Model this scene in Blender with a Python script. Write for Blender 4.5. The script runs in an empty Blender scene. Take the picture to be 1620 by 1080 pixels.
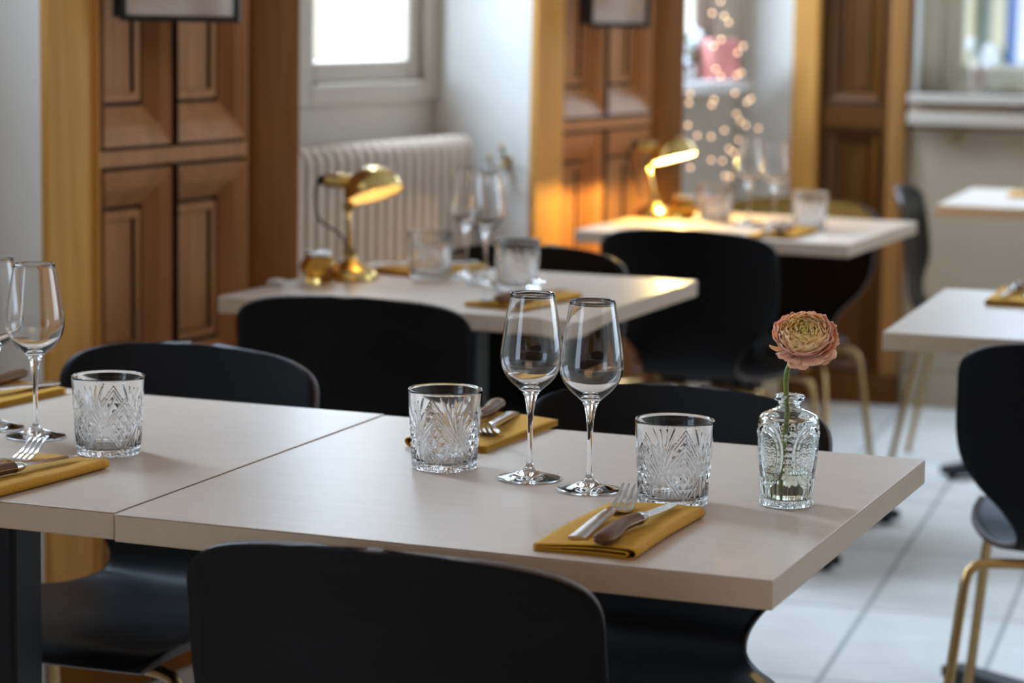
import bpy, math, random
from mathutils import Vector, Matrix
import numpy as np
random.seed(7)
PI = math.pi
D = bpy.data
SC = bpy.context.scene
COL = SC.collection

# ------------------------------------------------------------------ camera
F_PX = 3995.2
cam_d = D.cameras.new('camera')
cam = D.objects.new('camera', cam_d)
COL.objects.link(cam)
CR = Vector((0.99985633, 0.00230265, 0.01679335))
CU = Vector((-0.01695048, 0.13582602, 0.99058769))
CF = Vector((0.0, 0.99073003, -0.13584554))
M = Matrix.Identity(4)
for i in range(3):
    M[i][0] = CR[i]; M[i][1] = CU[i]; M[i][2] = -CF[i]
CAMZ = 1.2865
M[2][3] = CAMZ
cam.matrix_world = M
cam_d.sensor_width = 36
cam_d.lens = F_PX * 36 / 1620
cam_d.dof.use_dof = True
cam_d.dof.focus_distance = 2.76
cam_d.dof.aperture_fstop = 4.8
SC.camera = cam

# ------------------------------------------------------------------ world, exposure, lights
SC.view_settings.view_transform = 'Standard'
SC.view_settings.look = 'None'
SC.view_settings.gamma = 1
SC.view_settings.exposure = 0.0
SC.cycles.use_denoising = True
SC.cycles.max_bounces = 14
SC.cycles.transmission_bounces = 12
SC.cycles.transparent_max_bounces = 12
SC.cycles.sample_clamp_indirect = 6
SC.cycles.caustics_reflective = False
world = D.worlds.new('world'); SC.world = world
world.use_nodes = True
bg = world.node_tree.nodes['Background']
bg.inputs['Color'].default_value = (0.66, 0.82, 1.0, 1)
bg.inputs['Strength'].default_value = 3.6

def area(name, loc, target, sx, sy, power, color, spread=None):
    l = D.lights.new(name, 'AREA'); l.shape = 'RECTANGLE'; l.size = sx; l.size_y = sy
    l.energy = power; l.color = color
    if spread: l.spread = spread
    o = D.objects.new(name, l); COL.objects.link(o)
    o.location = loc
    o.rotation_euler = (Vector(target) - Vector(loc)).to_track_quat('-Z', 'Y').to_euler()
    return o

WY = math.radians(62.5)                      # direction of the long window wall
UX = Vector((math.cos(WY), math.sin(WY), 0))
NX = Vector((-math.sin(WY), math.cos(WY), 0))
def W(u, n, z=0.0):
    return UX * u + NX * n + Vector((0, 0, z))
COOL = (0.60, 0.78, 1.0)
# daylight falling in through the openings of the window wall
for uu, pw in ((2.98, 150), (5.02, 260), (6.9, 200)):
    area('window_daylight', W(uu, 3.75, 2.25), W(uu, 2.4, 1.1), 0.9, 1.5, pw, COOL)
area('window_daylight', (0.90 + 1.15 * 0.951 + 0.9 * 0.309, 8.15 - 1.15 * 0.309 + 0.9 * 0.951, 2.3), (1.6, 6.5, 0.5), 1.4, 1.4, 40, COOL)
# fill light for an added, unseen shop front on the right and the warm lamps of the room behind the camera
area('shopfront_fill', (4.6, 5.2, 1.9), (0.6, 5.0, 0.9), 2.6, 1.7, 14, (0.85, 0.91, 1.0))
area('room_lamp_light', (0.6, 0.4, 2.9), (0.4, 3.0, 0.7), 1.6, 1.6, 17, (1.0, 0.62, 0.34))

# ------------------------------------------------------------------ materials
MATS = {}
def mat(name, color, rough=0.5, metal=0.0, spec=0.5, transmission=0.0, ior=1.45, emit=None, emit_s=0, coat=0.0, bump=None, vary=None, sheen=0, sss=0):
    m = D.materials.new(name); m.use_nodes = True
    nt = m.node_tree; b = nt.nodes['Principled BSDF']
    b.inputs['Base Color'].default_value = (*color, 1)
    b.inputs['Roughness'].default_value = rough
    b.inputs['Metallic'].default_value = metal
    b.inputs['Specular IOR Level'].default_value = spec
    b.inputs['Transmission Weight'].default_value = transmission
    b.inputs['IOR'].default_value = ior
    b.inputs['Coat Weight'].default_value = coat
    if sheen: b.inputs['Sheen Weight'].default_value = sheen
    if sss:
        b.inputs['Subsurface Weight'].default_value = sss
        b.inputs['Subsurface Scale'].default_value = 0.004
    if emit:
        b.inputs['Emission Color'].default_value = (*emit, 1)
        b.inputs['Emission Strength'].default_value = emit_s
    if vary or bump:
        tc = nt.nodes.new('ShaderNodeTexCoord')
        mp = nt.nodes.new('ShaderNodeMapping'); nt.links.new(tc.outputs['Object'], mp.inputs['Vector'])
        nz = nt.nodes.new('ShaderNodeTexNoise'); nt.links.new(mp.outputs['Vector'], nz.inputs['Vector'])
        sc = (vary or bump)[0]
        mp.inputs['Scale'].default_value = sc if isinstance(sc, tuple) else (sc, sc, sc)
        nz.inputs['Scale'].default_value = 1.0
        nz.inputs['Detail'].default_value = 4
        if vary:
            cr = nt.nodes.new('ShaderNodeValToRGB')
            k = vary[1]
            cr.color_ramp.elements[0].position = 0.3; cr.color_ramp.elements[1].position = 0.7
            cr.color_ramp.elements[0].color = (*[c * (1 - k) for c in color], 1)
            cr.color_ramp.elements[1].color = (*[min(1, c * (1 + k)) for c in color], 1)
            nt.links.new(nz.outputs['Fac'], cr.inputs['Fac']); nt.links.new(cr.outputs['Color'], b.inputs['Base Color'])
        if bump:
            bp = nt.nodes.new('ShaderNodeBump'); bp.inputs['Strength'].default_value = bump[1]
            bp.inputs['Distance'].default_value = 0.001
            if vary and bump[0] != vary[0]:
                mp2 = nt.nodes.new('ShaderNodeMapping'); nt.links.new(tc.outputs['Object'], mp2.inputs['Vector'])
                mp2.inputs['Scale'].default_value = bump[0] if isinstance(bump[0], tuple) else (bump[0],) * 3
                n2 = nt.nodes.new('ShaderNodeTexNoise'); nt.links.new(mp2.outputs['Vector'], n2.inputs['Vector']); n2.inputs['Scale'].default_value = 1.0
                nt.links.new(n2.outputs['Fac'], bp.inputs['Height'])
            else:
                nt.links.new(nz.outputs['Fac'], bp.inputs['Height'])
            nt.links.new(bp.outputs['Normal'], b.inputs['Normal'])
    MATS[name] = m
    return m

def wood_mat(name, c0, c1, rough, grain=(26, 26, 2.0), spec=0.22):
    m = D.materials.new(name); m.use_nodes = True
    nt = m.node_tree; b = nt.nodes['Principled BSDF']
    tc = nt.nodes.new('ShaderNodeTexCoord'); mp = nt.nodes.new('ShaderNodeMapping')
    mp.inputs['Scale'].default_value = grain
    nt.links.new(tc.outputs['Object'], mp.inputs['Vector'])
    nz = nt.nodes.new('ShaderNodeTexNoise'); nz.inputs['Scale'].default_value = 1.6; nz.inputs['Detail'].default_value = 6; nz.inputs['Distortion'].default_value = 0.6
    nt.links.new(mp.outputs['Vector'], nz.inputs['Vector'])
    cr = nt.nodes.new('ShaderNodeValToRGB')
    cr.color_ramp.elements[0].position = 0.25; cr.color_ramp.elements[1].position = 0.75
    cr.color_ramp.elements[0].color = (*c0, 1); cr.color_ramp.elements[1].color = (*c1, 1)
    nt.links.new(nz.outputs['Fac'], cr.inputs['Fac']); nt.links.new(cr.outputs['Color'], b.inputs['Base Color'])
    bp = nt.nodes.new('ShaderNodeBump'); bp.inputs['Strength'].default_value = 0.15; bp.inputs['Distance'].default_value = 0.001
    nt.links.new(nz.outputs['Fac'], bp.inputs['Height']); nt.links.new(bp.outputs['Normal'], b.inputs['Normal'])
    b.inputs['Roughness'].default_value = rough; b.inputs['Specular IOR Level'].default_value = spec
    MATS[name] = m
    return m

def glass_mat(name, color=(1, 1, 1), rough=0.0, ior=1.5):
    m = D.materials.new(name); m.use_nodes = True
    nt = m.node_tree; nt.nodes.remove(nt.nodes['Principled BSDF'])
    g = nt.nodes.new('ShaderNodeBsdfGlass'); g.inputs['Color'].default_value = (*color, 1)
    g.inputs['Roughness'].default_value = rough; g.inputs['IOR'].default_value = ior
    nt.links.new(g.outputs['BSDF'], nt.nodes['Material Output'].inputs['Surface'])
    MATS[name] = m
    return m

def pane_mat(name):
    m = D.materials.new(name); m.use_nodes = True
    nt = m.node_tree; nt.nodes.remove(nt.nodes['Principled BSDF'])
    t = nt.nodes.new('ShaderNodeBsdfTransparent'); g = nt.nodes.new('ShaderNodeBsdfGlossy'); g.inputs['Roughness'].default_value = 0.02
    mx = nt.nodes.new('ShaderNodeMixShader'); mx.inputs['Fac'].default_value = 0.06
    nt.links.new(t.outputs['BSDF'], mx.inputs[1]); nt.links.new(g.outputs['BSDF'], mx.inputs[2])
    nt.links.new(mx.outputs['Shader'], nt.nodes['Material Output'].inputs['Surface'])
    return m

laminate = mat('laminate_top', (0.56, 0.468, 0.388), 0.36, spec=0.42, vary=((14, 90, 14), 0.035), bump=((20, 260, 20), 0.10))
laminate_edge = mat('laminate_edge', (0.46, 0.35, 0.25), 0.45, vary=(60, 0.03))
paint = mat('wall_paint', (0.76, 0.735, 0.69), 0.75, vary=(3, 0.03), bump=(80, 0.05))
greige = mat('greige_shade_paint', (0.50, 0.435, 0.36), 0.6, vary=(3, 0.03))  # on the bay walls: off-white paint with the shade put into its colour
ceiling_m = mat('ceiling_paint', (0.75, 0.73, 0.70), 0.85, vary=(3, 0.02))
oak = wood_mat('oak_panel', (0.34, 0.145, 0.050), (0.48, 0.215, 0.082), 0.40)
oak_mould = wood_mat('brown_oak_moulding', (0.14, 0.045, 0.003), (0.21, 0.072, 0.009), 0.6, spec=0.1)
oak_light = wood_mat('oak_casing', (0.48, 0.22, 0.045), (0.62, 0.305, 0.072), 0.5)
oak_mid = wood_mat('mid_oak', (0.22, 0.095, 0.024), (0.32, 0.145, 0.042), 0.5)
oak_dark = wood_mat('dark_oak', (0.078, 0.025, 0.0015), (0.125, 0.044, 0.005), 0.45)
groove = mat('groove_wood', (0.02, 0.012, 0.006), 0.8, vary=(10, 0.1))
shell_m = mat('black_stained_wood', (0.0030, 0.0030, 0.0034), 0.42, spec=0.20, vary=((8, 120, 120), 0.25), bump=((14, 240, 240), 0.10))
ply_edge_glint = mat('plywood_edge_glint', (0.055, 0.035, 0.028), 0.5, vary=(200, 0.2))  # brown shell rim; the light catching the edge is put into its colour
black_metal = mat('black_powder_coat', (0.005, 0.005, 0.006), 0.45, spec=0.3, vary=(40, 0.1))
brass_leg = mat('brushed_brass', (0.42, 0.28, 0.12), 0.32, metal=1.0, vary=(60, 0.05))
brass = mat('polished_brass', (0.74, 0.52, 0.20), 0.22, metal=1.0, vary=(50, 0.04))
old_brass = mat('aged_brass', (0.40, 0.30, 0.13), 0.35, metal=1.0, vary=(60, 0.1))
steel = mat('stainless_steel', (0.62, 0.60, 0.58), 0.20, metal=1.0, vary=(80, 0.04))
napkin_m = mat('mustard_cloth', (0.55, 0.275, 0.022), 0.85, vary=(400, 0.10), bump=(900, 0.35))
handle_m = wood_mat('knife_handle_wood', (0.085, 0.036, 0.014), (0.17, 0.080, 0.038), 0.5, grain=(140, 20, 140))
glass = glass_mat('clear_glass', (0.998, 0.998, 0.998), 0, 1.5)
vase_glass = glass_mat('vase_glass', (0.985, 0.997, 0.99), 0, 1.5)
amber = glass_mat('amber_glass', (0.97, 0.84, 0.55), 0.02, 1.45)
water_m = glass_mat('vase_water', (0.975, 0.98, 0.92), 0, 1.33)
pane = pane_mat('window_pane')
radiator_m = mat('radiator_enamel', (0.56, 0.455, 0.365), 0.25, vary=(30, 0.03))
cable_m = mat('black_cable', (0.01, 0.01, 0.012), 0.5, vary=(50, 0.1))
stem_m = mat('green_stem', (0.16, 0.24, 0.035), 0.5, vary=(120, 0.2), sss=0.1)
root_m = mat('brown_sediment', (0.09, 0.05, 0.02), 0.8, vary=(200, 0.3))
pet_in = mat('petal_yellow_peach', (0.93, 0.66, 0.30), 0.6, vary=(160, 0.12), bump=(400, 0.2), sss=0.3)
pet_mid = mat('petal_peach', (0.94, 0.58, 0.31), 0.6, vary=(160, 0.12), bump=(400, 0.2), sss=0.3)
pet_out = mat('petal_coral', (0.93, 0.50, 0.36), 0.6, vary=(140, 0.16), bump=(400, 0.2), sss=0.3)
white_cloth = mat('white_cloth', (0.75, 0.75, 0.74), 0.8, vary=(60, 0.03))
frame_black = mat('black_frame', (0.02, 0.021, 0.023), 0.5, vary=(40, 0.1))
pink_card = mat('pink_card', (0.62, 0.22, 0.19), 0.6, vary=(12, 0.06))
pink_shade = mat('shaded_pink_card', (0.20, 0.12, 0.09), 0.6, vary=(12, 0.06))  # shaded copy of the pink card
white_petal = mat('white_petal', (0.85, 0.85, 0.90), 0.6, vary=(40, 0.04))
leaf_m = mat('leaf_green', (0.10, 0.22, 0.06), 0.5, vary=(30, 0.2))
warm_glow = mat('bulb_glow', (1, 0.7, 0.4), 0.5, emit=(1.0, 0.62, 0.33), emit_s=4.5)
lamp_glow = mat('lamp_bulb_on', (1, 0.8, 0.5), 0.5, emit=(1.0, 0.72, 0.30), emit_s=30)
lamp_glow_soft = mat('lamp_bulb_soft', (1, 0.85, 0.65), 0.5, emit=(1.0, 0.80, 0.55), emit_s=3.5)
cream_inner = mat('lampshade_lining', (0.85, 0.70, 0.45), 0.5, vary=(30, 0.03))
blue_paint = mat('blue_facade', (0.22, 0.34, 0.75), 0.6, vary=(8, 0.06))
stone_m = mat('pale_stone', (0.70, 0.62, 0.45), 0.8, vary=(5, 0.08))
window_cream = mat('cream_window_paint', (0.60, 0.55, 0.42), 0.5, vary=(10, 0.03))
candle_m = mat('candle_wax', (0.62, 0.50, 0.40), 0.6, vary=(20, 0.05), sss=0.2)

def print_mat():
    m = D.materials.new('framed_print'); m.use_nodes = True
    nt = m.node_tree; b = nt.nodes['Principled BSDF']; b.inputs['Roughness'].default_value = 0.35
    tc = nt.nodes.new('ShaderNodeTexCoord'); mp = nt.nodes.new('ShaderNodeMapping'); mp.inputs['Scale'].default_value = (9, 1, 3)
    nt.links.new(tc.outputs['Object'], mp.inputs['Vector'])
    nz = nt.nodes.new('ShaderNodeTexNoise'); nz.inputs['Scale'].default_value = 1.0; nz.inputs['Detail'].default_value = 1
    nt.links.new(mp.outputs['Vector'], nz.inputs['Vector'])
    cr = nt.nodes.new('ShaderNodeValToRGB'); e = cr.color_ramp.elements
    e[0].position = 0.38; e[0].color = (0.60, 0.50, 0.43, 1); e[1].position = 0.62; e[1].color = (0.74, 0.84, 0.95, 1)
    k = e.new(0.5); k.color = (0.88, 0.84, 0.80, 1)
    nt.links.new(nz.outputs['Fac'], cr.inputs['Fac']); nt.links.new(cr.outputs['Color'], b.inputs['Base Color'])
    return m
print_m = print_mat()

def floor_mat():
    m = D.materials.new('pale_floor_tiles'); m.use_nodes = True
    nt = m.node_tree; b = nt.nodes['Principled BSDF']
    tc = nt.nodes.new('ShaderNodeTexCoord'); mp = nt.nodes.new('ShaderNodeMapping')
    mp.inputs['Rotation'].default_value = (0, 0, -math.radians(73.7))
    nt.links.new(tc.outputs['Object'], mp.inputs['Vector'])
    # tile rows 0.296 m wide, running away from the camera; one joint passes through (0.667, 4.933)
    off = -(-math.sin(math.radians(73.7)) * 0.667 + math.cos(math.radians(73.7)) * 4.933)
    mp.inputs['Location'].default_value = (0.12, off, 0)
    br = nt.nodes.new('ShaderNodeTexBrick')
    br.inputs['Scale'].default_value = 1.0; br.inputs['Brick Width'].default_value = 0.60; br.inputs['Row Height'].default_value = 0.296
    br.inputs['Mortar Size'].default_value = 0.006; br.inputs['Mortar Smooth'].default_value = 0.1; br.offset = 0.0
    br.inputs['Color1'].default_value = (0.80, 0.765, 0.71, 1); br.inputs['Color2'].default_value = (0.73, 0.70, 0.655, 1)
    br.inputs['Mortar'].default_value = (0.38, 0.39, 0.37, 1)
    nt.links.new(mp.outputs['Vector'], br.inputs['Vector'])
    nz = nt.nodes.new('ShaderNodeTexNoise'); nz.inputs['Scale'].default_value = 7; nz.inputs['Detail'].default_value = 5
    nt.links.new(tc.outputs['Object'], nz.inputs['Vector'])
    mx = nt.nodes.new('ShaderNodeMix'); mx.data_type = 'RGBA'; mx.blend_type = 'MULTIPLY'; mx.inputs['Factor'].default_value = 0.30
    nt.links.new(br.outputs['Color'], mx.inputs['A']); nt.links.new(nz.outputs['Fac'], mx.inputs['B'])
    nt.links.new(mx.outputs['Result'], b.inputs['Base Color'])
    b.inputs['Roughness'].default_value = 0.48
    bp = nt.nodes.new('ShaderNodeBump'); bp.inputs['Strength'].default_value = 0.3; bp.inputs['Distance'].default_value = 0.001; bp.invert = True
    nt.links.new(br.outputs['Fac'], bp.inputs['Height']); nt.links.new(bp.outputs['Normal'], b.inputs['Normal'])
    return m
floor_m = floor_mat()

# ------------------------------------------------------------------ mesh helpers
class MB:
    def __init__(s): s.v = []; s.f = []; s.mi = []
    def add(s, vs, fs, mi=0, mtx=None):
        k = len(s.v)
        for p in vs:
            p = Vector(p)
            s.v.append(mtx @ p if mtx else p)
        for f in fs:
            s.f.append([i + k for i in f]); s.mi.append(mi)
        return s
    def box(s, x0, x1, y0, y1, z0, z1, mi=0, mtx=None):
        vs = [(x, y, z) for z in (z0, z1) for y in (y0, y1) for x in (x0, x1)]
        fs = [(0, 2, 3, 1), (4, 5, 7, 6), (0, 1, 5, 4), (2, 6, 7, 3), (0, 4, 6, 2), (1, 3, 7, 5)]
        return s.add(vs, fs, mi, mtx)
    def lathe(s, prof, n=48, mi=0, mtx=None, closed=False):
        vs = []; fs = []
        idx = []
        for r, z in prof:
            if r < 1e-6:
                idx.append([len(vs)] * n); vs.append((0, 0, z))
            else:
                row = []
                for k in range(n):
                    a = 2 * PI * k / n
                    row.append(len(vs)); vs.append((r * math.cos(a), r * math.sin(a), z))
                idx.append(row)
        m = len(prof)
        for i in range(m if closed else m - 1):
            a = idx[i]; b = idx[(i + 1) % m]
            for k in range(n):
                q = [a[k], a[(k + 1) % n], b[(k + 1) % n], b[k]]
                u = []
                for t in q:
                    if t not in u: u.append(t)
                if len(u) > 2: fs.append(u)
        return s.add(vs, fs, mi, mtx)
    def tube(s, pts, r, n=12, mi=0, mtx=None, cap=True):
        pts = [Vector(p) for p in pts]; m = len(pts)
        rs = r if isinstance(r, (list, tuple)) else [r] * m
        vs = []; fs = []
        up = None
        for i, p in enumerate(pts):
            t = (pts[min(i + 1, m - 1)] - pts[max(i - 1, 0)]).normalized()
            if up is None:
                up = Vector((0, 0, 1)) if abs(t.z) < 0.9 else Vector((1, 0, 0))
            a = t.cross(up).normalized(); b = a.cross(t).normalized(); up = b
            for k in range(n):
                an = 2 * PI * k / n
                vs.append(p + (a * math.cos(an) + b * math.sin(an)) * rs[i])
        for i in range(m - 1):
            for k in range(n):
                fs.append((i * n + k, i * n + (k + 1) % n, (i + 1) * n + (k + 1) % n, (i + 1) * n + k))
        if cap:
            fs.append(tuple(range(n))[::-1]); fs.append(tuple(range((m - 1) * n, m * n)))
        return s.add(vs, fs, mi, mtx)
    def grid(s, rows, mi=0, mtx=None, wrap=False):
        k = len(rows[0]); vs = [p for r in rows for p in r]; fs = []
        for i in range(len(rows) - 1):
            for j in range(k if wrap else k - 1):
                fs.append((i * k + j, i * k + (j + 1) % k, (i + 1) * k + (j + 1) % k, (i + 1) * k + j))
        return s.add(vs, fs, mi, mtx)
    def sphere(s, c, r, n=16, mi=0, sz=1.0):
        prof = [(r * math.sin(PI * i / (n // 2)) if 0 < i < n // 2 else 0, -r * sz * math.cos(PI * i / (n // 2))) for i in range(n // 2 + 1)]
        return s.lathe(prof, n, mi, Matrix.Translation(c))
    def build(s, name, mats, parent=None, smooth=False, bevel=0, segs=2, subsurf=0, mtx=None):
        me = D.meshes.new(name)
        me.from_pydata([tuple(p) for p in s.v], [], s.f)
        if not isinstance(mats, (list, tuple)): mats = [mats]
        for m in mats: me.materials.append(m)
        if len(mats) > 1: me.polygons.foreach_set('material_index', s.mi)
        me.validate(); me.update()
        if smooth:
            me.polygons.foreach_set('use_smooth', [True] * len(me.polygons))
            if smooth != 'all' and smooth is not True:
                try: me.set_sharp_from_angle(angle=smooth)
                except Exception: pass
        o = D.objects.new(name, me); COL.objects.link(o)
        if parent: o.parent = parent
        if mtx is not None: o.matrix_local = mtx
        if bevel:
            b = o.modifiers.new('bevel', 'BEVEL'); b.width = bevel; b.segments = segs; b.limit_method = 'ANGLE'; b.angle_limit = 0.6
        if subsurf:
            b = o.modifiers.new('sub', 'SUBSURF'); b.levels = subsurf; b.render_levels = subsurf
        return o

def tag(o, label, cat, group=None, kind=None):
    o['label'] = label; o['category'] = cat
    if group: o['group'] = group
    if kind: o['kind'] = kind
    return o
def thing(name, label, cat, loc=(0, 0, 0), rz=0.0, group=None, rot=None):
    o = D.objects.new(name, None); COL.objects.link(o)
    o.empty_display_size = 0.05
    o.location = loc; o.rotation_euler = rot if rot else (0, 0, rz)
    return tag(o, label, cat, group)
def struct(o, label=None, cat=None):
    o['kind'] = 'structure'
    if label: o['label'] = label
    if cat: o['category'] = cat
    return o
def dup(root, loc, rz, label, group=None):
    r = root.copy(); COL.objects.link(r); r.location = loc; r.rotation_euler = (0, 0, rz)
    r['label'] = label
    if group: r['group'] = group
    for ch in list(root.children):
        c = ch.copy(); COL.objects.link(c); c.parent = r
        for g in list(ch.children):
            d = g.copy(); COL.objects.link(d); d.parent = c
    return r
def lab(o, label): o['label'] = label; return o
def cr_interp(ks, n):
    """Catmull-Rom through key tuples"""
    out = []
    m = len(ks)
    for i in range(m - 1):
        p0 = ks[max(i - 1, 0)]; p1 = ks[i]; p2 = ks[i + 1]; p3 = ks[min(i + 2, m - 1)]
        for j in range(n):
            t = j / n
            out.append(tuple(0.5 * ((2 * b) + (-a + c) * t + (2 * a - 5 * b + 4 * c - d) * t * t + (-a + 3 * b - 3 * c + d) * t ** 3)
                             for a, b, c, d in zip(p0, p1, p2, p3)))
    out.append(ks[-1])
    return out

# ------------------------------------------------------------------ room shell
WM = Matrix.Rotation(WY, 4, 'Z')            # local x = along window wall, local y = into the wall
N0 = 2.735
CEIL = 3.3
b = MB(); b.box(-6, 6, -3, 11.5, -0.1, 0.0)
struct(b.build('floor', floor_m))
b = MB(); b.box(-6, 6, -3, 11.5, CEIL, CEIL + 0.1)
struct(b.build('ceiling', ceiling_m))

def wall_with_hole(mb, x0, x1, z0, z1, hx0, hx1, hz0, hz1, y0, y1, mi=0):
    mb.box(x0, hx0, y0, y1, z0, z1, mi); mb.box(hx1, x1, y0, y1, z0, z1, mi)
    mb.box(hx0, hx1, y0, y1, z0, hz0, mi); mb.box(hx0, hx1, y0, y1, hz1, z1, mi)

# long wall: masonry piers behind the oak pilasters and recessed window bays
PIERS = [(3.49, 4.28), (5.335, 6.18)]
BACK = {0: 3.0, 1: 3.0, 2: 3.17}
NICHE2_U1 = 7.66
wl = MB()
wl.box(0.2, 2.42, N0, N0 + 0.45, 0, CEIL)
wl.box(3.49, 3.52, N0 + 0.0045, N0 + 0.11, 0, CEIL); wl.box(5.335, 5.365, N0 + 0.0045, N0 + 0.11, 0, CEIL)
wl.box(3.49, 4.28, N0 + 0.11, N0 + 0.45, 0, CEIL)
wl.box(5.335, 6.18, N0 + 0.11, N0 + 0.55, 0, CEIL)
WINS = [(2.62, 3.33, 1.10, 2.7, 3.0, 2.42, 3.49), (4.73, 5.31, 1.062, 2.7, 3.0, 4.28, 5.335), (6.35, 7.44, 1.06, 2.7, 3.17, 6.18, NICHE2_U1)]
for (hx0, hx1, hz0, hz1, nb, a0, a1) in WINS:
    wall_with_hole(wl, a0, a1, 0, CEIL, hx0, hx1, hz0, hz1, nb, nb + 0.14, 1)
# far return of the second bay, up to the corner with the back wall
wl.box(NICHE2_U1, NICHE2_U1 + 0.12, 2.94, 3.31, 0, CEIL)
struct(wl.build('wall_left', [paint, greige], mtx=WM))  # bay backs use the darker copy of the wall paint as painted shade

# back wall with the right hand window
BY = math.radians(-18)
B0 = Vector((0.90, 8.15, 0))
BM = Matrix.Translation(B0) @ Matrix.Rotation(BY, 4, 'Z')
wb = MB()
wb.box(0.0, 0.367, 0.05, 0.30, 0, CEIL)
wall_with_hole(wb, 0.367, 5.0, 0, CEIL, 0.374, 1.9, 1.0, 2.6, 0.0, 0.30)
beige = mat('shaded_wall_paint', (0.33, 0.265, 0.19), 0.75, vary=(3, 0.03), bump=(80, 0.05))  # wall paint darkened, the shade of this wall is in the colour
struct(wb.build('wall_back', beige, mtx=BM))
# side wall on the right, out of frame, with an opening added for the shop front fill; wall behind the camera
wr = MB()
wr.box(5.2, 5.35, -3, 3.4, 0, CEIL); wr.box(5.2, 5.35, 6.6, 8.2, 0, CEIL); wr.box(5.2, 5.35, 3.4, 6.6, 0, 0.8); wr.box(5.2, 5.35, 3.4, 6.6, 2.8, CEIL)
struct(wr.build('wall_right', paint))
wf = MB(); wf.box(-5, 5.35, -2.7, -2.55, 0, CEIL)
struct(wf.build('wall_front', oak_dark))  # unseen wall, made dark so the chair backs reflect less light

# windows ---------------------------------------------------------------
def window(idx, hx0, hx1, z0, z1, y, mtx, m, fr=0.075, rail=0.16, mull=None, glass_y=0.05):
    root = D.objects.new('window_%d' % idx, None); COL.objects.link(root); root.matrix_world = mtx
    root['kind'] = 'structure'
    o = MB()
    # outer casing
    o.box(hx0 - 0.03, hx0 + 0.03, y - 0.012, y + 0.10, z0 - 0.03, z1 + 0.03)
    o.box(hx1 - 0.03, hx1 + 0.03, y - 0.012, y + 0.10, z0 - 0.03, z1 + 0.03)
    o.box(hx0 + 0.03, hx1 - 0.03, y - 0.012, y + 0.10, z1 - 0.03, z1 + 0.03)
    o.box(hx0 + 0.03, hx1 - 0.03, y - 0.012, y + 0.10, z0 - 0.03, z0 + 0.02)
    o.build('window_frame', m, root, bevel=0.006)
    s = MB()
    a0, a1 = hx0 + 0.03, hx1 - 0.03
    s.box(a0, a0 + fr, y + 0.01, y + 0.07, z0 + 0.02, z1 - 0.03); s.box(a1 - fr, a1, y + 0.01, y + 0.07, z0 + 0.02, z1 - 0.03)
    s.box(a0 + fr, a1 - fr, y + 0.01, y + 0.07, z0 + 0.02, z0 + 0.02 + fr); s.box(a0 + fr, a1 - fr, y + 0.01, y + 0.07, z1 - 0.03 - fr, z1 - 0.03)
    if mull: s.box(mull - 0.02, mull + 0.02, y + 0.01, y + 0.07, z0 + 0.02 + fr, z1 - 0.03 - fr)
    sash = s.build('sash', m, root, bevel=0.008)
    g = MB(); g.box(a0 + fr - 0.01, a1 - fr + 0.01, y + 0.038, y + 0.042, z0 + 0.01 + fr, z1 - 0.02 - fr)
    g.build('pane', pane, sash)
    return root

window(1, *WINS[0][:4], WINS[0][4], WM, greige)
w1 = window(2, 4.73, 5.31, 1.062, 2.7, 3.0, WM, greige, fr=0.05)
w2 = window(3, 6.35, 7.44, 1.06, 2.7, 3.17, WM, greige, fr=0.10)
w3 = window(4, 0.409, 1.87, 1.0, 2.57, 0.13, BM, window_cream, fr=0.07, mull=1.2)

# sills and ledges
b = MB(); b.box(2.42, 3.49, 2.93, 3.0, 1.03, 1.065); struct(b.build('trim_1', greige, mtx=WM, bevel=0.005))
b = MB(); b.box(6.185, 7.42, 3.03, 3.17, 1.0, 1.035); struct(b.build('trim_2', mat('sill_paint', (0.74, 0.74, 0.74), 0.35, vary=(9, 0.02)), mtx=WM, bevel=0.005))
b = MB(); b.box(0.37, 3.2, -0.07, 0.13, 0.972, 1.0)
b.box(0.37, 3.2, -0.062, 0.0, 0.905, 0.945)
b.box(0.37, 3.2, -0.02, 0.0, 0.945, 0.972)
struct(b.build('trim_3', mat('trim_paint', (0.46, 0.39, 0.33), 0.5, vary=(9, 0.02)), mtx=BM, bevel=0.004))
b = MB(); b.box(0.3742, 0.3785, 0.0, 0.115, 1.0, 2.6); struct(b.build('trim_4', paint, mtx=BM))  # lining added in the pale paint so the window reveal looks lit
b = MB(); b.box(0.37, 5.0, -0.02, 0.0, 0, 0.10); struct(b.build('baseboard_back', beige, mtx=BM, bevel=0.004))

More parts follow.
